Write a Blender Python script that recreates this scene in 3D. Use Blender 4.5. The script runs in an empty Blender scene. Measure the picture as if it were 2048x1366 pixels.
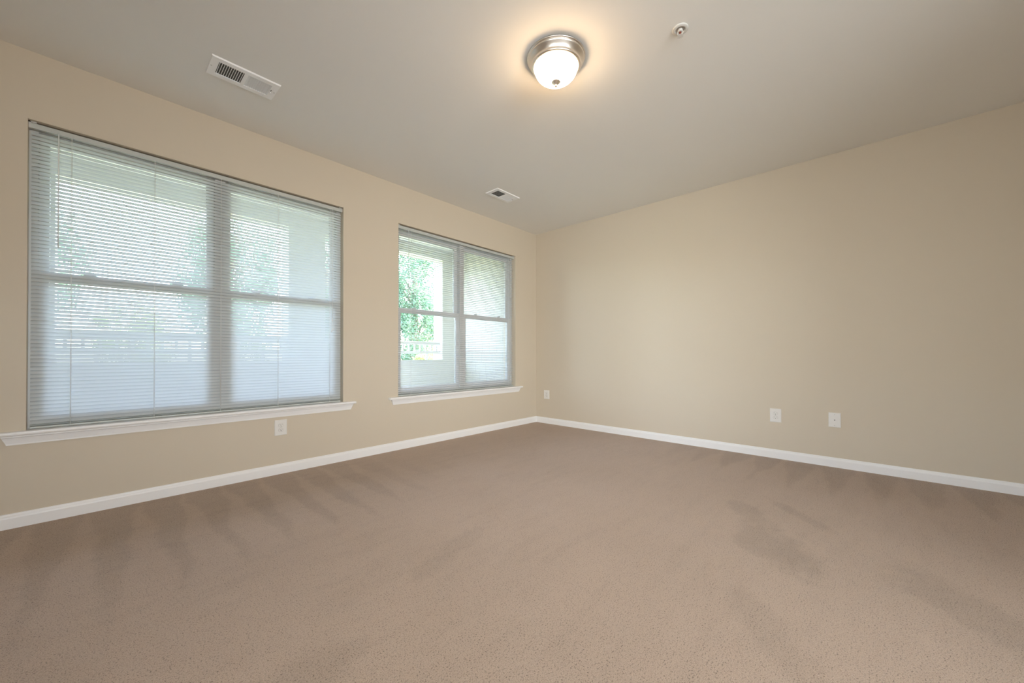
import bpy, bmesh, math, random
from mathutils import Vector, Matrix
random.seed(7)
scene = bpy.context.scene
COL = scene.collection

# ---------------------------------------------------------------- camera
cam_d = bpy.data.cameras.new('camera')
cam = bpy.data.objects.new('camera', cam_d); COL.objects.link(cam)
YAW, PITCH = 0.8260, 0.0050
cam.location = (-4.3676, -3.5472, 0.9794)
cam.rotation_euler = (math.pi/2 + PITCH, 0, -YAW)
cam_d.sensor_fit = 'HORIZONTAL'; cam_d.sensor_width = 36.0
cam_d.lens = 765.32/2048*36.0
cam_d.shift_y = 22.82/2048
cam_d.clip_start = 0.05; cam_d.clip_end = 300
scene.camera = cam

# ---------------------------------------------------------------- light
vs = scene.view_settings
vs.view_transform = 'Standard'; vs.look = 'None'; vs.gamma = 1.0; vs.exposure = 0.08
vs.use_curve_mapping = False
scene.cycles.max_bounces = 14; scene.cycles.diffuse_bounces = 8
scene.cycles.transparent_max_bounces = 32; scene.cycles.transmission_bounces = 12
scene.cycles.use_denoising = True
scene.cycles.sample_clamp_indirect = 6.0
scene.cycles.caustics_reflective = False; scene.cycles.caustics_refractive = False

W = bpy.data.worlds.new('sky'); scene.world = W; W.use_nodes = True
wn = W.node_tree.nodes; wl = W.node_tree.links
bg = wn['Background']
sky = wn.new('ShaderNodeTexSky'); sky.sky_type = 'NISHITA'; sky.sun_disc = False
sky.sun_elevation = math.radians(48); sky.sun_rotation = math.radians(90)
sky.air_density = 1.0; sky.dust_density = 3.0; sky.ozone_density = 1.0
hs = wn.new('ShaderNodeHueSaturation'); hs.inputs['Saturation'].default_value = 0.75
wl.new(sky.outputs[0], hs.inputs['Color']); wl.new(hs.outputs[0], bg.inputs['Color'])
SKY_STRENGTH = 5.2
bg.inputs['Strength'].default_value = SKY_STRENGTH

def lamp(name, kind, loc, energy, color, direction=None, **kw):
    d = bpy.data.lights.new(name, kind); d.energy = energy; d.color = color
    for k, v in kw.items(): setattr(d, k, v)
    o = bpy.data.objects.new(name, d); COL.objects.link(o); o.location = loc
    if direction is not None:
        o.rotation_euler = Vector(direction).to_track_quat('-Z', 'Y').to_euler()
    return o
lamp('sun', 'SUN', (6, -3, 12), 11.0, (1.0, 0.94, 0.82), (-0.38, 0.55, -0.74), angle=math.radians(1.0))
# added fill light, shining in through the made-up patio door
lamp('side_fill_light', 'AREA', (-6.75, -4.6, 1.25), 38, (0.97, 0.98, 1.0), (6.8, 3.1, -0.25),
     shape='RECTANGLE', size=2.2, size_y=2.0, spread=math.radians(85))
# second added fill light, shining in through the made-up back window
lamp('back_fill_light', 'AREA', (-4.3, -6.5, 1.45), 64, (0.97, 0.98, 1.0), (2.8, 6.0, -0.35),
     shape='RECTANGLE', size=2.2, size_y=1.7, spread=math.radians(95))

# ---------------------------------------------------------------- helpers
def mat(name, color=(.8, .8, .8), rough=.5, metal=0.0, spec=.5):
    m = bpy.data.materials.new(name); m.use_nodes = True
    b = m.node_tree.nodes['Principled BSDF']
    b.inputs['Base Color'].default_value = (*color, 1); b.inputs['Roughness'].default_value = rough
    b.inputs['Metallic'].default_value = metal; b.inputs['Specular IOR Level'].default_value = spec
    return m
def bump_noise(m, scale, strength, dist=.002, detail=4):
    nt = m.node_tree; b = nt.nodes['Principled BSDF']
    tc = nt.nodes.new('ShaderNodeTexCoord'); n = nt.nodes.new('ShaderNodeTexNoise')
    n.inputs['Scale'].default_value = scale; n.inputs['Detail'].default_value = detail
    bp = nt.nodes.new('ShaderNodeBump'); bp.inputs['Strength'].default_value = strength; bp.inputs['Distance'].default_value = dist
    nt.links.new(tc.outputs['Object'], n.inputs['Vector']); nt.links.new(n.outputs['Fac'], bp.inputs['Height'])
    nt.links.new(bp.outputs['Normal'], b.inputs['Normal'])
    return m

class MB:
    """collects shapes into one mesh"""
    def __init__(s): s.v = []; s.f = []; s.m = []; s.smooth = []
    def add(s, vs, fs, mi=0, smooth=False):
        n = len(s.v); s.v += [tuple(v) for v in vs]
        for f in fs: s.f.append(tuple(i+n for i in f)); s.m.append(mi); s.smooth.append(smooth)
    def box(s, x0, x1, y0, y1, z0, z1, mi=0):
        v = [(x, y, z) for x in (x0, x1) for y in (y0, y1) for z in (z0, z1)]
        s.add(v, [(0,1,3,2), (4,6,7,5), (0,4,5,1), (2,3,7,6), (0,2,6,4), (1,5,7,3)], mi)
    def bbox(s, x0, x1, y0, y1, z0, z1, b=.002, mi=0):
        bm = bmesh.new(); bmesh.ops.create_cube(bm, size=1)
        for v in bm.verts:
            v.co = Vector(((x0+x1)/2+v.co.x*(x1-x0), (y0+y1)/2+v.co.y*(y1-y0), (z0+z1)/2+v.co.z*(z1-z0)))
        bmesh.ops.bevel(bm, geom=bm.edges[:], offset=b, segments=2, affect='EDGES', profile=.6)
        bm.verts.index_update()
        s.add([v.co for v in bm.verts], [[v.index for v in f.verts] for f in bm.faces], mi); bm.free()
    def lathe(s, prof, c=(0,0,0), n=48, mi=0, M=None, cap=False):
        M = M or Matrix.Identity(3); vs = []
        for r, z in prof:
            for k in range(n):
                a = 2*math.pi*k/n; vs.append(Vector(c)+M @ Vector((r*math.cos(a), r*math.sin(a), z)))
        fs = [(i*n+k, i*n+(k+1) % n, (i+1)*n+(k+1) % n, (i+1)*n+k) for i in range(len(prof)-1) for k in range(n)]
        if cap: fs += [tuple(range(n)), tuple((len(prof)-1)*n+k for k in range(n))]
        s.add(vs, fs, mi, True)
    def tube(s, pts, r, n=8, mi=0):
        pts = [Vector(p) for p in pts]; vs = []
        for i, p in enumerate(pts):
            d = (pts[min(i+1, len(pts)-1)]-pts[max(i-1, 0)]).normalized()
            a = d.orthogonal().normalized(); b = d.cross(a)
            if i and True:
                a = (pa - d*pa.dot(d)).normalized(); b = d.cross(a)
            pa = a; rr = r[i] if isinstance(r, (list, tuple)) else r
            for k in range(n):
                t = 2*math.pi*k/n; vs.append(p+(a*math.cos(t)+b*math.sin(t))*rr)
        fs = [(i*n+k, i*n+(k+1) % n, (i+1)*n+(k+1) % n, (i+1)*n+k) for i in range(len(pts)-1) for k in range(n)]
        fs += [tuple(range(n)), tuple((len(pts)-1)*n+k for k in range(n))]
        s.add(vs, fs, mi, True)
    def sweep_x(s, prof, xa, xb, mi=0):
        """closed (y,z) profile swept along x; xa/xb may be functions of the profile point"""
        fa = xa if callable(xa) else (lambda y, z: xa); fb = xb if callable(xb) else (lambda y, z: xb)
        n = len(prof)
        vs = [(fa(y, z), y, z) for y, z in prof]+[(fb(y, z), y, z) for y, z in prof]
        s.add(vs, [(i, (i+1) % n, n+(i+1) % n, n+i) for i in range(n)]+[tuple(range(n))[::-1], tuple(range(n, 2*n))], mi)
    def build(s, name, mats, parent=None, kind=None, loc=None):
        me = bpy.data.meshes.new(name); me.from_pydata(s.v, [], s.f)
        for m in (mats if isinstance(mats, (list, tuple)) else [mats]): me.materials.append(m)
        for p, i, sm in zip(me.polygons, s.m, s.smooth): p.material_index = i; p.use_smooth = sm
        bm = bmesh.new(); bm.from_mesh(me); bmesh.ops.recalc_face_normals(bm, faces=bm.faces[:]); bm.to_mesh(me); bm.free()
        o = bpy.data.objects.new(name, me); COL.objects.link(o)
        if parent is not None:
            o.parent = parent; o.matrix_parent_inverse = parent_world(parent).inverted()
        if kind: o['kind'] = kind
        return o
def parent_world(o):
    M = o.matrix_basis.copy()
    return M if o.parent is None else parent_world(o.parent) @ o.matrix_parent_inverse @ M
def tag(o, label, cat, group=None, kind=None):
    o['label'] = label; o['category'] = cat
    if group: o['group'] = group
    if kind: o['kind'] = kind
    return o
def thing(name, loc, label, cat, group=None, kind=None):
    o = bpy.data.objects.new(name, None); COL.objects.link(o); o.location = loc; o.empty_display_size = .1
    return tag(o, label, cat, group, kind)

# ---------------------------------------------------------------- materials
m_wall = bump_noise(mat('wall_paint', (.625, .553, .445), .62, spec=.35), 260, .06)
m_ceil = bump_noise(mat('ceiling_paint', (.82, .815, .79), .75, spec=.25), 220, .08)
m_trim = mat('white_trim_paint', (.86, .86, .86), .4)
m_vinyl = mat('white_window_vinyl', (.66, .655, .64), .4)
m_plate = mat('white_plate_plastic', (.78, .765, .735), .3)
m_dark = mat('dark_slot', (.03, .028, .025), .6)
m_grey = mat('socket_grey', (.55, .53, .50), .45)
m_vent = mat('white_enamel_register', (.92, .93, .94), .4)
m_duct = mat('dark_duct_metal', (.10, .098, .09), .7)
m_nickel = mat('brushed_nickel', (.80, .75, .69), .34, 1.0)
m_chrome = mat('white_metal_escutcheon', (.66, .65, .62), .35)
m_bulb = mat('red_brown_glass_bulb', (.20, .04, .02), .2)
m_cord = mat('white_cord', (.85, .86, .85), .6)
m_screw = mat('painted_screw', (.55, .55, .54), .4)

def slat_material():
    m = bpy.data.materials.new('white_aluminium_slats'); m.use_nodes = True
    nt = m.node_tree; b = nt.nodes['Principled BSDF']; out = nt.nodes['Material Output']
    b.inputs['Base Color'].default_value = (.62, .645, .645, 1); b.inputs['Roughness'].default_value = .45
    t = nt.nodes.new('ShaderNodeBsdfTranslucent'); t.inputs['Color'].default_value = (.70, .785, .86, 1)
    mx = nt.nodes.new('ShaderNodeMixShader'); mx.inputs[0].default_value = .30
    nt.links.new(b.outputs[0], mx.inputs[1]); nt.links.new(t.outputs[0], mx.inputs[2]); nt.links.new(mx.outputs[0], out.inputs['Surface'])
    return m
m_slat = slat_material()
def glass_material():
    m = bpy.data.materials.new('window_glass'); m.use_nodes = True
    nt = m.node_tree; nt.nodes.remove(nt.nodes['Principled BSDF']); out = nt.nodes['Material Output']
    t = nt.nodes.new('ShaderNodeBsdfTransparent'); t.inputs['Color'].default_value = (.95, .97, .96, 1)
    g = nt.nodes.new('ShaderNodeBsdfGlossy'); g.inputs['Roughness'].default_value = .02
    fr = nt.nodes.new('ShaderNodeFresnel'); fr.inputs['IOR'].default_value = 1.35
    mx = nt.nodes.new('ShaderNodeMixShader')
    nt.links.new(fr.outputs[0], mx.inputs[0]); nt.links.new(t.outputs[0], mx.inputs[1]); nt.links.new(g.outputs[0], mx.inputs[2])
    nt.links.new(mx.outputs[0], out.inputs['Surface'])
    return m
m_glass = glass_material()
def dome_material():
    m = bpy.data.materials.new('lit_alabaster_glass'); m.use_nodes = True
    nt = m.node_tree; b = nt.nodes['Principled BSDF']
    b.inputs['Base Color'].default_value = (.9, .85, .78, 1); b.inputs['Roughness'].default_value = .25
    b.inputs['Emission Color'].default_value = (1.0, .68, .39, 1); b.inputs['Emission Strength'].default_value = 43
    return m
m_dome = dome_material()

class NT:
    """small node helper"""
    def __init__(s, m): s.nt = m.node_tree; s.b = s.nt.nodes['Principled BSDF']
    def n(s, t, **kw):
        x = s.nt.nodes.new(t)
        for k, v in kw.items(): setattr(x, k, v)
        return x
    def link(s, a, b): s.nt.links.new(a, b)
    def math(s, op, a, b=None, c=None, clamp=False):
        x = s.n('ShaderNodeMath', operation=op); x.use_clamp = clamp
        for i, q in enumerate((a, b, c)):
            if q is None: continue
            if isinstance(q, (int, float)): x.inputs[i].default_value = q
            else: s.link(q, x.inputs[i])
        return x.outputs[0]
    def noise(s, vec, scale, detail=2, rough=.5):
        x = s.n('ShaderNodeTexNoise'); x.inputs['Scale'].default_value = scale
        x.inputs['Detail'].default_value = detail; x.inputs['Roughness'].default_value = rough
        s.link(vec, x.inputs['Vector']); return x.outputs['Fac']
    def ramp(s, v, lo, hi, a=0., b=1.):
        x = s.n('ShaderNodeMapRange', interpolation_type='SMOOTHSTEP'); s.link(v, x.inputs['Value'])
        for k, q in zip(('From Min', 'From Max', 'To Min', 'To Max'), (lo, hi, a, b)): x.inputs[k].default_value = q
        return x.outputs[0]

def carpet_material():
    m = mat('beige_frieze_carpet', (.36, .27, .21), .95, spec=.1)
    k = NT(m); tc = k.n('ShaderNodeTexCoord'); P = tc.outputs['Object']
    sp = k.n('ShaderNodeSeparateXYZ'); k.link(P, sp.inputs[0]); X, Y = sp.outputs['X'], sp.outputs['Y']
    # vacuum wedges: pile brushed the other way in triangles whose base lies along the wall
    wob = k.math('MULTIPLY', k.math('SUBTRACT', k.noise(P, 3.0, 2), .5), .10)
    wob2 = k.math('MULTIPLY', k.math('SUBTRACT', k.noise(P, 45.0, 4, .7), .5), .07)
    def wedges(along, dist, period, phase, length, slant):
        a = k.math('ADD', k.math('ADD', along, k.math('MULTIPLY', dist, slant)), k.math('ADD', wob, wob2))
        f = k.math('FRACT', k.math('DIVIDE', k.math('SUBTRACT', a, phase), period))
        t = k.math('ABSOLUTE', k.math('MULTIPLY', k.math('SUBTRACT', f, .5), 2.0))      # 1 at the light apex
        tt = k.math('SUBTRACT', 1.0, t)
        e = k.math('SUBTRACT', tt, k.math('DIVIDE', dist, k.math('MULTIPLY', length, k.ramp(k.noise(P, 1.1, 1), .3, .7, .65, 1.25))))
        return k.math('MULTIPLY', k.ramp(e, -.16, .20), k.ramp(dist, length*1.25, length*.6))
    dR = k.math('MULTIPLY', X, -1.0); dL = k.math('MULTIPLY', Y, -1.0)
    wr = k.math('MULTIPLY', wedges(Y, dR, .25, .0, 1.0, .0), k.ramp(Y, -1.7, -2.6))
    wl_ = k.math('MULTIPLY', wedges(X, dL, .225, .10, 1.5, .03), k.ramp(X, -2.0, -3.4))
    # scuffed, trodden patches
    def patch(cx, cy, rx, ry, ang):
        dx = k.math('SUBTRACT', X, cx); dy = k.math('SUBTRACT', Y, cy); c, s_ = math.cos(ang), math.sin(ang)
        u = k.math('ADD', k.math('MULTIPLY', dx, c), k.math('MULTIPLY', dy, s_))
        v = k.math('SUBTRACT', k.math('MULTIPLY', dy, c), k.math('MULTIPLY', dx, s_))
        d = k.math('ADD', k.math('POWER', k.math('ABSOLUTE', k.math('DIVIDE', u, rx)), 2.0), k.math('POWER', k.math('ABSOLUTE', k.math('DIVIDE', v, ry)), 2.0))
        d = k.math('ADD', d, k.math('MULTIPLY', k.math('SUBTRACT', k.noise(P, 6.0, 4, .65), .5), 2.6))
        return k.ramp(d, 1.15, .1)
    pts = [(-2.02, -3.20, .34, .17, .6), (-1.62, -3.02, .26, .10, .6), (-1.45, -3.25, .30, .06, .75), (-2.12, -3.86, .45, .16, .7), (-3.95, -2.30, .22, .13, .2), (-3.1, -2.0, .5, .08, .3), (-2.75, -3.3, .3, .10, .7)]
    pm = None
    for q, w_ in zip(pts, (.7, .55, .5, .6, .5, .3, .4)):
        v = k.math('MULTIPLY', patch(*q), w_); pm = v if pm is None else k.math('MAXIMUM', pm, v)
    low = k.ramp(k.noise(P, 1.6, 3, .6), .35, .7)
    # stretched streaks left by brushing
    mp = k.n('ShaderNodeMapping'); mp.inputs['Rotation'].default_value = (0, 0, .75); mp.inputs['Scale'].default_value = (1.0, 5.0, 1); k.link(P, mp.inputs['Vector'])
    streak = k.ramp(k.noise(mp.outputs[0], 2.2, 4, .6), .45, .75)
    dark = k.math('ADD', k.math('ADD', k.math('MULTIPLY', wr, .42), k.math('MULTIPLY', wl_, .46)), k.math('MULTIPLY', pm, .8))
    dark = k.math('ADD', dark, k.math('ADD', k.math('MULTIPLY', low, .18), k.math('MULTIPLY', streak, .22)))
    # pile speckle: fine yarn tips with small dark pits between them
    fine = k.noise(P, 360.0, 2, .6); mid = k.noise(P, 185.0, 2, .55)
    pits = k.math('MULTIPLY', k.ramp(mid, .54, .68), k.ramp(k.noise(P, 22.0, 2), .25, .6, .45, 1.0))
    grain = k.ramp(fine, .3, .7)
    speck = k.math('SUBTRACT', k.math('MULTIPLY', grain, .5), pits)
    shade = k.math('SUBTRACT', k.math('ADD', .86, k.math('MULTIPLY', grain, .30)), k.math('ADD', k.math('MULTIPLY', pits, .52), k.math('MULTIPLY', dark, .24)))
    cm = k.n('ShaderNodeMix', data_type='RGBA', blend_type='MIX'); k.link(grain, cm.inputs['Factor'])
    cm.inputs['A'].default_value = (.47, .355, .275, 1); cm.inputs['B'].default_value = (.51, .40, .32, 1)
    vm = k.n('ShaderNodeVectorMath', operation='SCALE'); k.link(cm.outputs['Result'], vm.inputs[0]); k.link(shade, vm.inputs['Scale'])
    k.link(vm.outputs[0], k.b.inputs['Base Color'])
    bp = k.n('ShaderNodeBump'); bp.inputs['Strength'].default_value = .4; bp.inputs['Distance'].default_value = .004
    k.link(speck, bp.inputs['Height']); k.link(bp.outputs[0], k.b.inputs['Normal'])
    k.b.inputs['Sheen Weight'].default_value = .15
    return m
m_carpet = carpet_material()

# ---------------------------------------------------------------- room shell
H = 2.74; XL = -6.3; YB = -6.1; T = .22
Z0, Z1 = .545, 2.345
W1 = (-4.643, -2.823); W2 = (-2.255, -.450)
def rects_wall(name, rects, mk, m):
    b = MB()
    for r in rects: mk(b, *r)
    return b
b = MB(); b.box(XL-T, T, YB-T, T, -.25, 0)
tag(b.build('floor', m_carpet), 'beige brown carpeted floor with vacuum marks', 'floor', kind='structure')
b = MB(); b.box(XL-T, T, YB-T, T, H, H+.25); b.box(XL-2.2, T+1.6, YB-2.4, YB-T, H, H+.25); b.box(XL-2.2, XL-T, YB-T, T, H, H+.25)  # outer boxes are unseen eaves added to keep out sun and sky
tag(b.build('ceiling', m_ceil), 'flat tan ceiling over the whole room', 'ceiling', kind='structure')
b = MB()
for x0, x1, z0, z1 in ((XL-T, W1[0], 0, H), (W1[1], W2[0], 0, H), (W2[1], T, 0, H), (W1[0], W1[1], 0, Z0-.022), (W1[0], W1[1], Z1, H), (W2[0], W2[1], 0, Z0-.022), (W2[0], W2[1], Z1, H)):
    b.box(x0, x1, 0, T, z0, z1)
tag(b.build('wall_left', m_wall), 'cream wall with the two windows', 'wall', kind='structure')
b = MB(); b.box(0, T, YB-T, 0, 0, H)
tag(b.build('wall_right', m_wall), 'plain cream wall without windows', 'wall', kind='structure')
D0, D1, DZ = -5.8, -3.3, 2.25  # made-up opening that lets the side fill light in
b = MB(); b.box(XL-T, XL, YB-T, D0, 0, H); b.box(XL-T, XL, D1, 0, 0, H); b.box(XL-T, XL, D0, D1, DZ, H)
tag(b.build('wall_near', m_wall), 'cream wall beside the photographer with a made-up patio door opening', 'wall', kind='structure')
B0, B1 = -5.7, -2.9  # made-up opening that lets the back fill light in
b = MB(); b.box(XL, B0, YB-T, YB, 0, H); b.box(B1, 0, YB-T, YB, 0, H); b.box(B0, B1, YB-T, YB, 0, Z0); b.box(B0, B1, YB-T, YB, Z1, H)
tag(b.build('wall_back', m_wall), 'cream wall behind the photographer with a made-up window opening', 'wall', kind='structure')

# baseboards: profile (distance from wall, height)
BP = [(0, 0), (.013, 0), (.013, .058), (.011, .066), (.0075, .072), (.006, .080), (.0035, .083), (0, .083)]
b = MB(); b.sweep_x([(-d, z) for d, z in BP], XL, lambda y, z: y)
tag(b.build('baseboard_left', m_trim), 'white baseboard along the window wall', 'baseboard', kind='structure')
b = MB(); n = len(BP)
vsr = [(-d, -d, z) for d, z in BP]+[(-d, YB, z) for d, z in BP]
b.add(vsr, [(i, (i+1) % n, n+(i+1) % n, n+i) for i in range(n)]+[tuple(range(n)), tuple(range(n, 2*n))])
tag(b.build('baseboard_right', m_trim), 'white baseboard along the plain right wall', 'baseboard', kind='structure')

# ---------------------------------------------------------------- windows
def window(name, x0, x1, label):
    root = thing(name, ((x0+x1)/2, .10, Z0), label, 'window', kind='structure')
    zs, zt = Z0, Z1; cx = (x0+x1)/2; ya, yb = .072, .17
    J = .035; ST = .042; MH = .033
    f = MB()
    f.box(x0, x0+J, ya, yb, zs, zt); f.box(x1-J, x1, ya, yb, zs, zt)
    f.box(x0+J, x1-J, ya, yb, zt-J, zt); f.box(x0+J, x1-J, ya, yb, zs, zs+J)
    f.build('frame', m_vinyl, root)
    mu = MB(); mu.bbox(cx-MH, cx+MH, ya-.004, yb, zs+J, zt-J, .003); mu.build('mullion', m_vinyl, root)
    for a, c in ((x0+J, cx-MH), (cx+MH, x1-J)):
        # upper sash sits outside, lower sash inside
        for nm, y0, y1, za, zb, rb, rt in (('upper_sash', .118, .148, 1.435, zt-J, .045, .045), ('lower_sash', .080, .112, zs+J, 1.482, .058, .050)):
            s = MB()
            s.bbox(a, a+ST, y0, y1, za, zb, .003); s.bbox(c-ST, c, y0, y1, za, zb, .003)
            s.bbox(a+ST-.001, c-ST+.001, y0, y1, za, za+rb, .003); s.bbox(a+ST-.001, c-ST+.001, y0, y1, zb-rt, zb, .003)
            so = s.build(nm, m_vinyl, root)
            g = MB(); ym = (y0+y1)/2; g.box(a+ST-.005, c-ST+.005, ym-.002, ym+.002, za+rb-.005, zb-rt+.005)
            g.build('glass_pane', m_glass, so)
            if nm == 'lower_sash':
                for t in (.25, .75):
                    lx = a+(c-a)*t; l = MB(); l.bbox(lx-.028, lx+.028, .086, .112, 1.482, 1.490, .002)
                    l.tube([(lx-.006, .096, 1.489), (lx-.006, .096, 1.497), (lx+.024, .090, 1.499)], .0045, 8)
                    l.build('sash_lock', m_vinyl, so)
    return root
window('window_1', *W1, 'wide twin double-hung window behind the nearly closed blind')
window('window_2', *W2, 'twin double-hung window nearest the corner, behind the open blind')

def stool(name, x0, x1, ov, ap, label):
    root = thing(name, ((x0+x1)/2, 0, Z0-.022), label, 'window sill', kind='structure')
    s = MB()   # stool board with rounded nose, horns past the opening
    nose = [(-.0005, Z0-.022), (-.038, Z0-.022), (-.0425, Z0-.018), (-.044, Z0-.011), (-.0425, Z0-.004), (-.038, Z0), (-.0005, Z0)]
    s.sweep_x(nose, x0-ov, x1+ov)
    s.box(x0, x1, -.002, .074, Z0-.022, Z0)
    s.build('sill_board', m_trim, root)
    a = MB()
    prof = [(0, Z0-.022), (-.026, Z0-.022), (-.026, Z0-.030), (-.021, Z0-.036), (-.018, Z0-.045), (-.014, Z0-.060), (-.012, Z0-.068), (-.012, Z0-.076), (0, Z0-.076)]
    a.sweep_x(prof, lambda y, z: x0-ap+(Z0-.022-z)*.38, lambda y, z: x1+ap-(Z0-.022-z)*.38)
    a.build('apron_moulding', m_trim, root)
stool('trim_1', *W1, .105, .088, 'white sill and apron under the wide window')
stool('trim_2', *W2, .112, .085, 'white sill and apron under the window nearest the corner')

# ---------------------------------------------------------------- blinds
def blind(x0, x1, tilt, label, ladders, wand, cord, pitch=.0226):
    a, c = x0+.009, x1-.009; y = .040
    root = thing('mini_blind', ((a+c)/2, y, Z1), label, 'blind', 'white mini blinds in the two windows')
    h = MB(); zt = Z1-.009; zb = zt-.028
    h.sweep_x([(y-.013, zt), (y-.0115, zt), (y-.0115, zb+.002), (y+.0115, zb+.002), (y+.0115, zt), (y+.013, zt), (y+.013, zb), (y+.011, zb-.001), (y-.011, zb-.001), (y-.013, zb)], a, c)
    for ex in (a, c-.002): h.box(ex, ex+.002, y-.014, y+.014, zb-.003, zt+.001)
    h.build('headrail', m_slat_rail, root)
    for bx in (a, c):
        k = MB(); s = 1 if bx == a else -1
        k.box(min(bx, bx-s*.0085), max(bx, bx-s*.0085), y-.015, y+.015, zb-.002, Z1-.0005); k.box(min(bx-s*.0085, bx+s*.022), max(bx-s*.0085, bx+s*.022), y-.015, y+.015, zt+.0015, Z1-.0005)
        k.build('mounting_bracket', m_screw, root)
    zbot = Z0+.012
    sl = MB(); w = .025; n = int((zb-.024-(zbot+.016))/pitch)+1; top = zb-.028
    prof = []
    for i in range(5):
        u = (i/4-.5); prof.append((u*w, .0022*(1-(2*u)**2)))       # crowned slat
    ct, st = math.cos(tilt), math.sin(tilt)
    rng = random.Random(3)
    for k in range(n):
        z = top-k*pitch; dt = rng.uniform(-.02, .02); ct, st = math.cos(tilt+dt), math.sin(tilt+dt)
        vs = []
        for xx in (a+.002, c-.002):
            for u, v in prof: vs.append((xx, y+u*ct-v*st, z+u*st+v*ct))
        sl.add(vs, [(i, i+1, 6+i, 5+i) for i in range(4)], 0, True)
    sl.build('slats', m_slat, root)
    zlast = top-(n-1)*pitch
    r = MB(); r.bbox(a+.002, c-.002, y-.0125, y+.0125, zbot-.010, zbot+.002, .003); r.build('bottom_rail', m_slat_rail, root)
    # spare slats stacked on the bottom rail
    r = MB(); zz = zbot+.003
    while zz < zlast-.013:
        vs = []
        for xx in (a+.002, c-.002):
            for u, v in prof: vs.append((xx, y+u, zz+v))
        r.add(vs, [(i, i+1, 6+i, 5+i) for i in range(4)], 0, True); zz += .0085
    r.build('stacked_slats', m_slat_rail, root)
    for lx in ladders:
        l = MB()
        for dy in (-.0135, .0135):
            dz = 0
            l.tube([(lx, y+dy, zb), (lx, y+dy, zbot)], .0006, 5)
        l.tube([(lx+.003, y-.0142, zb), (lx+.003, y-.0142, zbot-.008)], .0009, 5)
        l.build('ladder_cord', m_cord, root)
    if wand:
        wx, wz = wand; l = MB()
        l.tube([(wx, y-.020, zb+.010), (wx, y-.024, zb-.012), (wx, y-.025, wz)], .0028, 6); l.tube([(wx, y-.012, zb+.010), (wx, y-.021, zb+.008)], .002, 6)
        l.build('tilt_wand', m_wand, root)
    if cord:
        wx, wz = cord; l = MB()
        for d in (-.004, .004): l.tube([(wx+d, y-.013, zb+.012), (wx+d, y-.019, zb-.01), (wx+d*.4, y-.020, wz)], .001, 5)
        lo = l.build('lift_cord', m_cord, root)
        t = MB(); t.lathe([(.0015, .016), (.004, .012), (.0055, -.012), (.004, -.016), (.001, -.017)], (wx, y-.020, wz), 12); t.build('cord_joiner', m_cord, lo)
        t = MB()
        for d, e in ((-.005, .10), (.006, .085)):
            t.tube([(wx, y-.020, wz-.014), (wx+d, y-.020, wz-.05), (wx+d, y-.020, wz-e)], .001, 5)
            t.lathe([(.0012, .014), (.004, -.002), (.0048, -.012), (.001, -.013)], (wx+d, y-.020, wz-e), 10)
        t.build('cord_tassel', m_cord, lo)
    return root
m_slat_rail = mat('white_enamel_rail', (.52, .55, .525), .4)
m_wand = mat('clear_plastic_wand', (.75, .78, .78), .15)
blind(*W1, math.radians(61), 'wide white mini blind with nearly closed slats on the left window', [-4.478, -4.103, -3.736, -3.352, -2.935], (-4.528, 1.62), (-2.915, 1.30))
blind(*W2, math.radians(4), 'white mini blind with open slats showing trees, on the window nearest the corner', [-2.09, -1.352, -.56], (-2.125, 1.55), None)

# ---------------------------------------------------------------- ceiling lamp
LX, LY = -2.528, -2.206
root = thing('ceiling_lamp', (LX, LY, H), 'lit flush-mount ceiling lamp with brushed nickel rings and frosted dome', 'ceiling lamp')
b = MB()
b.lathe([(.150, H), (.170, H-.001), (.172, H-.004), (.170, H-.008), (.165, H-.0095), (.1635, H-.011), (.166, H-.0135), (.166, H-.017), (.162, H-.022), (.154, H-.030), (.1465, H-.041), (.143, H-.049), (.1445, H-.052), (.144, H-.056), (.139, H-.0605), (.133, H-.062), (.129, H-.061), (.1265, H-.05)], (LX, LY, 0), 96)
b.build('nickel_ring', m_nickel, root)
b = MB(); prof = [(.1265, H-.050)]
for i in range(0, 19):
    t = i/18*math.pi/2; prof.append((.1265*math.cos(t)**.85 if i < 18 else .012, H-.060-.082*math.sin(t)))
b.lathe(prof, (LX, LY, 0), 96); b.build('glass_dome', m_dome, root)
b = MB(); z = H-.141
b.lathe([(.004, z+.002), (.024, z+.001), (.0265, z-.002), (.0255, z-.005), (.020, z-.007), (.018, z-.010), (.012, z-.014), (.008, z-.017), (.0055, z-.019), (.0055, z-.021), (.0078, z-.024), (.008, z-.027), (.0055, z-.031), (.001, z-.032)], (LX, LY, 0), 40)
b.build('finial', m_nickel, root)

# ---------------------------------------------------------------- fire sprinkler
SX, SY = -2.238, -2.82
root = thing('fire_sprinkler', (SX, SY, H), 'small round white fire sprinkler on the ceiling right of the lamp', 'sprinkler')
b = MB(); b.lathe([(.040, H), (.0405, H-.004), (.038, H-.0065), (.030, H-.008), (.026, H-.0085), (.0245, H-.006), (.0235, H-.001)], (SX, SY, 0), 48); b.build('escutcheon', m_chrome, root)
b = MB(); b.lathe([(.0235, H-.0012), (.010, H-.0012), (.010, H-.003), (.0001, H-.003)], (SX, SY, 0), 32); b.build('recess_cup', m_grey, root)
b = MB(); b.lathe([(.0115, H-.002), (.0125, H-.006), (.0125, H-.012), (.009, H-.015), (.0001, H-.015)], (SX, SY, 0), 24)
for s in (-1, 1):
    ca, sa = math.cos(1.9), math.sin(1.9)
    b.tube([(SX+s*.0095*ca, SY+s*.0095*sa, H-.010), (SX+s*.0135*ca, SY+s*.0135*sa, H-.018), (SX+s*.0125*ca, SY+s*.0125*sa, H-.028), (SX+s*.004*ca, SY+s*.004*sa, H-.036)], .0022, 8)
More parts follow.
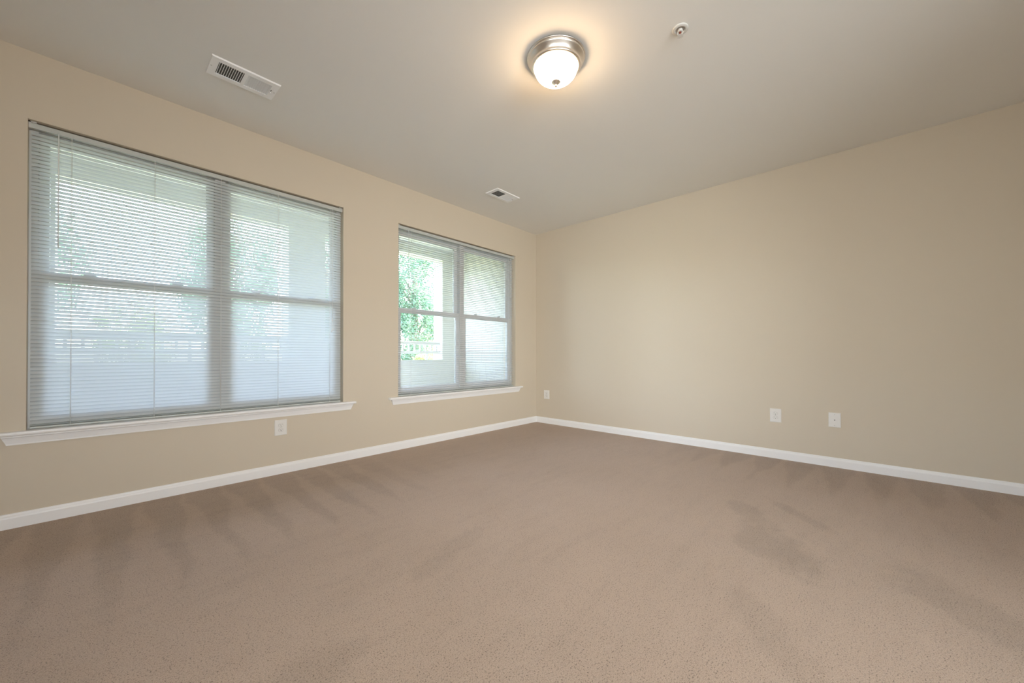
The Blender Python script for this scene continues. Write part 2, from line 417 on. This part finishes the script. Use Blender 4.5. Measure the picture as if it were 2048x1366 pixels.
b.lathe([(.0001, H-.033), (.0045, H-.034), (.0045, H-.039), (.0001, H-.0395)], (SX, SY, 0), 16)
b.build('frame_arms', m_chrome, root)
b = MB(); b.lathe([(.0008, H-.014), (.0055, H-.017), (.0058, H-.029), (.0008, H-.034)], (SX, SY, 0), 16); b.build('glass_bulb', m_bulb, root)
b = MB(); R1, R2 = .0175, .008
vs = []; nn = 48
for k in range(nn):
    a = 2*math.pi*k/nn; r = R1 if (k//2) % 2 == 0 else R1*.72
    vs.append((SX+r*math.cos(a), SY+r*math.sin(a), H-.0385))
vs += [(x, y, z-.0012) for x, y, z in vs]
b.add(vs, [tuple(range(nn)), tuple(range(nn, 2*nn))]+[(k, (k+1) % nn, nn+(k+1) % nn, nn+k) for k in range(nn)])
b.build('deflector', m_chrome, root)

# ---------------------------------------------------------------- ceiling registers
def vent(cx, cy, lx, ly, nl, lean, label):
    root = thing('ceiling_vent', (cx, cy, H), label, 'vent', 'white ceiling registers near the window wall')
    x0, x1, y0, y1 = cx-lx/2, cx+lx/2, cy-ly/2, cy+ly/2; z = H-.008; mx, my = .042, .038
    ix0, ix1, iy0, iy1 = x0+mx, x1-mx, y0+my, y1-my
    b = MB()
    outer = [(x0, y0, H), (x1, y0, H), (x1, y1, H), (x0, y1, H)]
    e = .004; mid = [(x0+e, y0+e, z), (x1-e, y0+e, z), (x1-e, y1-e, z), (x0+e, y1-e, z)]
    inn = [(ix0, iy0, z), (ix1, iy0, z), (ix1, iy1, z), (ix0, iy1, z)]
    inu = [(ix0, iy0, H-.001), (ix1, iy0, H-.001), (ix1, iy1, H-.001), (ix0, iy1, H-.001)]
    b.add(outer+mid+inn+inu, [(r*4+i, r*4+(i+1) % 4, (r+1)*4+(i+1) % 4, (r+1)*4+i) for r in range(3) for i in range(4)])
    b.box(cx-.010, cx+.010, iy0, iy1, z, z+.004)
    b.build('face_frame', m_vent, root)
    b = MB(); b.box(ix0-.002, ix1+.002, iy0-.002, iy1+.002, H-.0016, H-.0004)
    b.build('dark_duct', m_duct, root)
    for side in (-1, 1):
        l = MB(); a, c = (ix0, cx-.010) if side < 0 else (cx+.010, ix1)
        p = (c-a)/nl; hh = .0068
        for k in range(nl):
            xm = a+p*(k+.5); s = lean if side < 0 else -.0042
            # blades lean away from each other so air is thrown both ways
            t = .0006
            v = [(xm-s-t, iy0, z+.0005), (xm-s+t, iy0, z+.0005), (xm+s+t, iy0, z+hh*.95), (xm+s-t, iy0, z+hh*.95)]
            v += [(q[0], iy1, q[2]) for q in v]
            l.add(v, [(0,1,2,3), (7,6,5,4), (0,4,5,1), (1,5,6,2), (2,6,7,3), (3,7,4,0)])
        l.build('louver_bank', m_vent, root)
    d = MB(); d.box(ix1+.006, ix1+.010, cy-.016, cy+.016, z-.0004, z+.001, 1); d.bbox(ix1+.004, ix1+.012, cy+.002, cy+.010, z-.010, z, .001); d.build('damper_lever', [m_vent, m_dark], root)
    for sx in (x0+.014, x1-.014):
        s = MB(); s.lathe([(.0001, z-.0022), (.003, z-.002), (.0042, z-.0005), (.0042, z+.001)], (sx, cy, 0), 14); s.build('screw', m_screw, root)
    return root
vent(-3.738, -.647, .362, .205, 11, .0020, 'white two-way ceiling register above the wide left window')
vent(-1.336, -.616, .352, .190, 11, .0052, 'small-looking white ceiling register near the room corner, half dark')

# ---------------------------------------------------------------- outlets and jack
def frame_fn(wall):
    # local (u right, v up, w out of the wall) -> world
    if wall == 'left': return lambda p, u, v, w: (p+u, -w, v)
    return lambda p, u, v, w: (-w, p-u, v)
def plate(name, wall, p, zc, pw, ph, label, cat, group, duplex=True):
    F = frame_fn(wall); loc = F(p, 0, zc, 0)
    root = thing(name, loc, label, cat, group)
    def P(mb, mats, nm, par=root):
        mb.v = [F(p, u, zc+v, w) for u, v, w in mb.v]; return mb.build(nm, mats, par)
    b = MB(); hw, hh = pw/2, ph/2
    rings = [(0, 0), (0, .0035), (.002, .0055), (.005, .0065)]
    vs = []
    for i, w in rings:
        vs += [(-hw+i, -hh+i, w), (hw-i, -hh+i, w), (hw-i, hh-i, w), (-hw+i, hh-i, w)]
    b.add(vs, [(r*4+i, r*4+(i+1) % 4, (r+1)*4+(i+1) % 4, (r+1)*4+i) for r in range(3) for i in range(4)]+[(12, 13, 14, 15)])
    P(b, m_plate, 'cover_plate')
    if duplex:
        for s in (-1, 1):
            vc = s*.0195; r = MB(); n = 40
            def outline(R, w): 
                o = []
                for k in range(n):
                    a = 2*math.pi*k/n; x, y = R*math.cos(a), R*math.sin(a); o.append((x, vc+max(-.80*R, min(.80*R, y)), w))
                return o
            vs = outline(.0185, .0060)+outline(.0185, .0071)+outline(.0168, .0072)+outline(.0166, .0088)+outline(.0158, .0092)
            fs = [(q*n+k, q*n+(k+1) % n, (q+1)*n+(k+1) % n, (q+1)*n+k) for q in range(4) for k in range(n)]
            r.add(vs[:3*n], [f for f in fs if max(f) < 3*n], 1); r.add(vs[2*n:], [tuple(i-2*n for i in f) for f in fs if min(f) >= 2*n]+[tuple(range(2*n, 3*n))], 0)
            ro = P(r, [m_plate, m_grey], 'receptacle')
            sl = MB(); sl.box(-.0082, -.0058, vc+.000, vc+.0085, .0090, .0095); sl.box(.0058, .0078, vc+.001, vc+.0080, .0090, .0095)
            P(sl, m_slot, 'slots', ro)
            g = MB(); g.lathe([(.0001, .0003), (.0030, .0003), (.0030, 0)], (0, vc-.0068, .0092), 14); P(g, m_dark, 'ground_hole', ro)
        s = MB(); s.lathe([(.0001, .0014), (.0022, .0012), (.0030, 0)], (0, 0, .0065), 12); P(s, m_screw, 'screw')
    else:
        j = MB(); j.bbox(-.0075, .0075, -.0075, .0075, .0060, .0080, .0006, 0); j.box(-.0036, .0036, -.0034, .0034, .0080, .0084, 1); P(j, [m_plate, m_dark], 'jack')
        for v in (-.047, .047):
            s = MB(); s.lathe([(.0001, .0014), (.0024, .0012), (.0034, 0)], (0, v, .0065), 12); P(s, m_screw, 'screw')
m_slot = mat('outlet_slot_shadow', (.12, .11, .10), .6)
G = 'white wall outlets low on the walls'
plate('wall_outlet', 'left', -3.337, .380, .091, .127, 'white double outlet below the wide window on the left wall', 'outlet', G)
plate('wall_outlet', 'right', -.197, .411, .094, .125, 'small white outlet low on the right wall beside the corner', 'outlet', G)
plate('wall_outlet', 'right', -2.923, .4055, .090, .128, 'white double outlet on the right wall, left of the jack plate', 'outlet', G)
plate('jack_plate', 'right', -3.352, .4105, .083, .126, 'white wall plate with one small dark jack hole, right wall', 'wall plate', None, duplex=False)

# ---------------------------------------------------------------- made-up patio door in front of the side fill light
root = thing('added_door_1', (XL-.1, (D0+D1)/2, 0), 'made-up white sliding patio door for the side fill light', 'door', kind='structure')
b = MB(); xa, xb = XL-.16, XL-.06
b.box(xa, xb, D0, D0+.05, 0, DZ); b.box(xa, xb, D1-.05, D1, 0, DZ); b.box(xa, xb, D0+.05, D1-.05, DZ-.05, DZ); b.box(xa, xb, D0+.05, D1-.05, 0, .03)
b.build('frame', m_vinyl, root)
dm = (D0+D1)/2
for i, (a, c, x) in enumerate(((D0+.05, dm+.03, XL-.13), (dm-.03, D1-.05, XL-.09))):
    s = MB(); s.box(x-.015, x+.015, a, a+.06, .03, DZ-.05); s.box(x-.015, x+.015, c-.06, c, .03, DZ-.05); s.box(x-.015, x+.015, a+.06, c-.06, .03, .12); s.box(x-.015, x+.015, a+.06, c-.06, DZ-.12, DZ-.05)
    so = s.build('sliding_panel', m_vinyl, root)
    g = MB(); g.box(x-.003, x+.003, a+.055, c-.055, .115, DZ-.115); g.build('glass_pane', m_glass, so)

root = thing('added_window_3', ((B0+B1)/2, YB-.1, Z0), 'made-up wide white-framed window for the back fill light', 'window', kind='structure')  # window made up to go with the fill light behind it
b = MB(); ya, yb = YB-.15, YB-.08
b.box(B0, B0+.06, ya, yb, Z0, Z1); b.box(B1-.06, B1, ya, yb, Z0, Z1); b.box(B0+.06, B1-.06, ya, yb, Z0, Z0+.06); b.box(B0+.06, B1-.06, ya, yb, Z1-.06, Z1); b.box((B0+B1)/2-.04, (B0+B1)/2+.04, ya, yb, Z0+.06, Z1-.06)
b.build('frame', m_vinyl, root)
b = MB(); b.box(B0+.055, B1-.055, YB-.118, YB-.112, Z0+.055, Z1-.055); b.build('glass_pane', m_glass, root)

# unseen wall and slab added outside the made-up openings to block sky light
b = MB(); b.box(XL-2.2, XL-2.05, YB-2.4, -1.0, -.25, H-.25); b.box(XL-2.05, T, YB-2.4, YB-2.25, -.25, H-.25); b.box(XL-2.05, XL-T, YB-2.25, T, -.25, -.05); b.box(XL-T, T, YB-2.25, YB-T, -.25, -.05)
tag(b.build('sky_blocker_wall', mat('warm_stucco', (.52, .44, .34), .85)), 'added unseen warm stucco wall and slab blocking sky light', 'exterior wall', kind='structure')

# ---------------------------------------------------------------- covered porch outside
def shake_material():
    m = mat('cream_shake_siding', (.80, .78, .70), .7)
    k = NT(m); tc = k.n('ShaderNodeTexCoord'); sp = k.n('ShaderNodeSeparateXYZ'); k.link(tc.outputs['Object'], sp.inputs[0])
    cb = k.n('ShaderNodeCombineXYZ'); k.link(k.math('ADD', sp.outputs['X'], sp.outputs['Y']), cb.inputs['X']); k.link(sp.outputs['Z'], cb.inputs['Y'])
    br = k.n('ShaderNodeTexBrick'); br.offset = .37; br.squash = .7; br.squash_frequency = 3
    br.inputs['Scale'].default_value = 1.0; br.inputs['Brick Width'].default_value = .24; br.inputs['Row Height'].default_value = .17
    br.inputs['Mortar Size'].default_value = .004; br.inputs['Mortar Smooth'].default_value = .3; br.inputs['Bias'].default_value = 0
    br.inputs['Color1'].default_value = (.60, .595, .56, 1); br.inputs['Color2'].default_value = (.57, .565, .53, 1); br.inputs['Mortar'].default_value = (.44, .435, .41, 1)
    k.link(cb.outputs[0], br.inputs['Vector']); k.link(br.outputs['Color'], k.b.inputs['Base Color'])
    bp = k.n('ShaderNodeBump'); bp.invert = True; bp.inputs['Strength'].default_value = .6; bp.inputs['Distance'].default_value = .01
    k.link(br.outputs['Fac'], bp.inputs['Height']); k.link(bp.outputs[0], k.b.inputs['Normal'])
    return m
m_shake = shake_material()
def lap_material():
    m = mat('pale_lap_siding', (.80, .81, .81), .6)
    k = NT(m); tc = k.n('ShaderNodeTexCoord'); sp = k.n('ShaderNodeSeparateXYZ'); k.link(tc.outputs['Object'], sp.inputs[0])
    f = k.math('FRACT', k.math('DIVIDE', sp.outputs['Z'], .165))
    bp = k.n('ShaderNodeBump'); bp.inputs['Strength'].default_value = .8; bp.inputs['Distance'].default_value = .012
    k.link(k.math('SUBTRACT', 1.0, f), bp.inputs['Height']); k.link(bp.outputs[0], k.b.inputs['Normal'])
    return m
m_lap = lap_material()
m_white_out = mat('white_exterior_trim', (.85, .85, .84), .5)
m_soffit = mat('porch_ceiling_white', (.88, .88, .87), .7)
m_deck = mat('concrete_porch_slab', (.74, .74, .72), .85)
PY0, PY1, PY2 = T, 1.70, 1.95
PX0, PX1 = -5.15, -.10
SILL, HEAD = .885, 2.585
b = MB(); b.box(PX0-.2, PX1+.2, PY0, PY2+.05, -.25, -.02)
tag(b.build('porch_slab', m_deck), 'concrete porch slab outside the windows', 'porch floor', kind='structure')
b = MB(); b.box(PX0-.2, PX1+.3, PY0, PY2+.3, H, H+.2)
tag(b.build('porch_soffit', m_soffit), 'white ceiling of the porch outside the windows', 'porch ceiling', kind='structure')
b = MB(); b.box(PX1, PX1+.2, PY0, PY2, -.02, H)
tag(b.build('porch_side_wall', m_shake), 'cream shake-sided porch wall seen through the right window', 'exterior wall', kind='structure')
b = MB(); b.box(PX0-.2, PX0, PY0, PY2, -.02, H)
tag(b.build('porch_end_wall', m_shake), 'cream shake-sided end wall of the porch', 'exterior wall', kind='structure')
OA = (-4.62, -2.76); OB = (-2.32, -.41)
b = MB(); b.box(PX0, PX1, PY1, PY2, -.02, SILL); b.box(PX0, PX1, PY1, PY2, HEAD, H)
for a, c in ((PX0, OA[0]), (OA[1], OB[0]), (OB[1], PX1)): b.box(a, c, PY1, PY2, SILL, HEAD)
tag(b.build('porch_front_wall', m_lap), 'pale sided front wall of the porch with two openings', 'exterior wall', kind='structure')
for (a, c), lab in ((OA, 'white porch railing in the opening behind the wide blind'), (OB, 'white porch railing with balusters seen through the right window')):
    root = thing('porch_railing', ((a+c)/2, PY1+.12, SILL), lab, 'railing', 'white railings on the porch wall')
    yc = PY1+.10
    ca = MB(); ca.bbox(a, c, PY1-.015, PY2+.015, SILL, SILL+.012, .003); ca.build('ledge_cap', m_white_out, root)
    r = MB(); r.bbox(a, c, yc-.03, yc+.03, 1.145, 1.195, .008); r.build('top_rail', m_white_out, root)
    r = MB(); r.bbox(a, c, yc-.02, yc+.02, 1.000, 1.040, .005); r.build('bottom_rail', m_white_out, root)
    nb = int((c-a)/.105)
    for k in range(nb):
        x = a+(c-a)*(k+.5)/nb; q = MB(); q.box(x-.0125, x+.0125, yc-.0125, yc+.0125, 1.04, 1.145); q.build('baluster', m_white_out, root)
    for x in (a+.25, (a+c)/2, c-.25):
        q = MB(); q.box(x-.015, x+.015, yc-.015, yc+.015, SILL+.012, 1.0); q.build('support_block', m_white_out, root)

# ---------------------------------------------------------------- garden
m_lawn = mat('lawn', (.20, .30, .07), .9)
k = NT(m_lawn); tc = k.n('ShaderNodeTexCoord'); cr = k.n('ShaderNodeMix', data_type='RGBA'); k.link(k.noise(tc.outputs['Object'], 9, 4), cr.inputs['Factor'])
cr.inputs['A'].default_value = (.08, .10, .05, 1); cr.inputs['B'].default_value = (.17, .18, .10, 1); k.link(cr.outputs['Result'], k.b.inputs['Base Color'])
b = MB(); b.box(-40, 50, PY2+.05, 70, -.6, -.35)
tag(b.build('lawn', m_lawn), 'sunlit green lawn beyond the porch', 'lawn', kind='structure')
def leaf_material(name, c1, c2):
    m = bpy.data.materials.new(name); m.use_nodes = True; nt = m.node_tree; k = NT(m); out = nt.nodes['Material Output']
    tc = k.n('ShaderNodeTexCoord'); cr = k.n('ShaderNodeMix', data_type='RGBA'); k.link(k.ramp(k.noise(tc.outputs['Object'], 2.5, 4), .3, .7), cr.inputs['Factor'])
    cr.inputs['A'].default_value = (*c1, 1); cr.inputs['B'].default_value = (*c2, 1)
    k.link(cr.outputs['Result'], k.b.inputs['Base Color']); k.b.inputs['Roughness'].default_value = .55
    t = k.n('ShaderNodeBsdfTranslucent'); k.link(cr.outputs['Result'], t.inputs['Color'])
    mx = k.n('ShaderNodeMixShader'); mx.inputs[0].default_value = .4
    k.link(k.b.outputs[0], mx.inputs[1]); k.link(t.outputs[0], mx.inputs[2]); k.link(mx.outputs[0], out.inputs['Surface'])
    return m
m_leafA = leaf_material('green_leaves', (.10, .215, .15), (.215, .33, .20))
m_leafB = leaf_material('yellow_green_leaves', (.19, .27, .08), (.38, .43, .17))
m_bark = mat('grey_bark', (.20, .16, .12), .9)
def tree(name, x, y, h, r, base, n, leaf, m, label, cat, group, seed):
    rng = random.Random(seed)
    root = thing(name, (x, y, -.35), label, cat, group)
    t = MB(); top = h-r[2]*.6
    pts = [(x+rng.uniform(-.06, .06)*i, y+rng.uniform(-.06, .06)*i, -.35+(top+.35)*i/4) for i in range(5)]
    t.tube(pts, [.16*h/5*(1-.16*i)+.01 for i in range(5)], 8)
    for q in range(6):
        a = rng.uniform(0, 6.28); zz = base+(top-base)*rng.uniform(.1, .8)
        t.tube([(x, y, zz), (x+math.cos(a)*r[0]*.35, y+math.sin(a)*r[1]*.35, zz+.35*r[2]*.6), (x+math.cos(a)*r[0]*.65, y+math.sin(a)*r[1]*.65, zz+.6*r[2]*.7)], [.05, .035, .012], 6)
    t.build('trunk', m_bark, root)
    c = MB(); cz = (base+h)/2; rz = (h-base)/2
    clumps = []
    for _ in range(70):
        while True:
            v = Vector((rng.uniform(-1, 1), rng.uniform(-1, 1), rng.uniform(-1, 1)))
            if .3 < v.length < .85: break
        clumps.append(v)
    for i in range(n):
        v = rng.choice(clumps)+Vector((rng.gauss(0, .10), rng.gauss(0, .10), rng.gauss(0, .10)))
        p = Vector((x+v.x*r[0], y+v.y*r[1], cz+v.z*rz)); s = leaf*rng.uniform(.6, 1.3)
        d = Vector((rng.gauss(0, 1), rng.gauss(0, 1), rng.gauss(0, .6))).normalized(); u = d.orthogonal().normalized()
        a = rng.uniform(0, 6.28); w = d.cross(u); u, w = u*math.cos(a)+w*math.sin(a), w*math.cos(a)-u*math.sin(a)
        c.add([p-u*s, p+w*s*.45-d*s*.08, p+u*s, p-w*s*.45-d*s*.08], [(0, 1, 2, 3)])
    c.build('crown', m, root)
TR = [('leafy_tree', -5.4, 9.5, 4.4, (1.0, 1.0, 1.3), 1.2, 5000, .06, m_leafA, 'slim green tree at the far left behind the wide blind'),
      ('leafy_tree', -1.7, 10.0, 5.6, (1.35, 1.3, 2.0), .9, 12000, .06, m_leafA, 'tall green tree behind the right half of the wide blind'),
      ('leafy_tree', 1.0, 10.0, 6.0, (1.15, 1.2, 2.2), .6, 12000, .06, m_leafA, 'green tree seen between the two windows, behind the porch pier'),
      ('leafy_tree', 4.45, 10.0, 6.6, (1.85, 1.5, 2.6), .2, 46000, .045, m_leafA, 'big green tree above the railing in the right window'),
      ('leafy_tree', 8.9, 10.5, 7.0, (1.8, 1.6, 3.0), .6, 9000, .08, m_leafA, 'green tree furthest right beyond the porch')]
for i, q in enumerate(TR): tree(*q[:4], q[4], q[5], q[6], q[7], q[8], q[9], 'tree', 'trees beyond the porch', 11+i)
SH = [(-6.6, 15.5, 2.9, 1.2), (-3.5, 15.5, 3.1, 1.2), (-.4, 15.5, 2.9, 1.2), (2.7, 15.5, 3.2, 1.2), (5.8, 15.5, 3.4, 1.2), (8.9, 15.5, 3.4, 1.2), (.9, 6.6, 1.15, .7), (2.75, 6.6, 1.2, .7), (4.6, 6.6, 1.1, .7)]
SL = ['yellow-green bush leftmost in the far row behind the wide blind', 'yellow-green bush far behind the left pane of the wide window', 'yellow-green bush far behind the tall tree of the wide window', 'yellow-green bush far back, just left of the big tree',
      'yellow-green bush far back, right behind the big tree', 'yellow-green bush furthest right in the far row', 'low sunlit bush near the porch, left of the right window view', 'low sunlit bush just below the railing in the right window', 'low sunlit bush near the porch, right end of the railing']
for i, (x, y, h, r) in enumerate(SH):
    tree('garden_bush', x, y, h, (r, r, h/2), -.3, 5000, .06, m_leafB, SL[i], 'bush', 'sunlit bushes beyond the porch', 31+i)
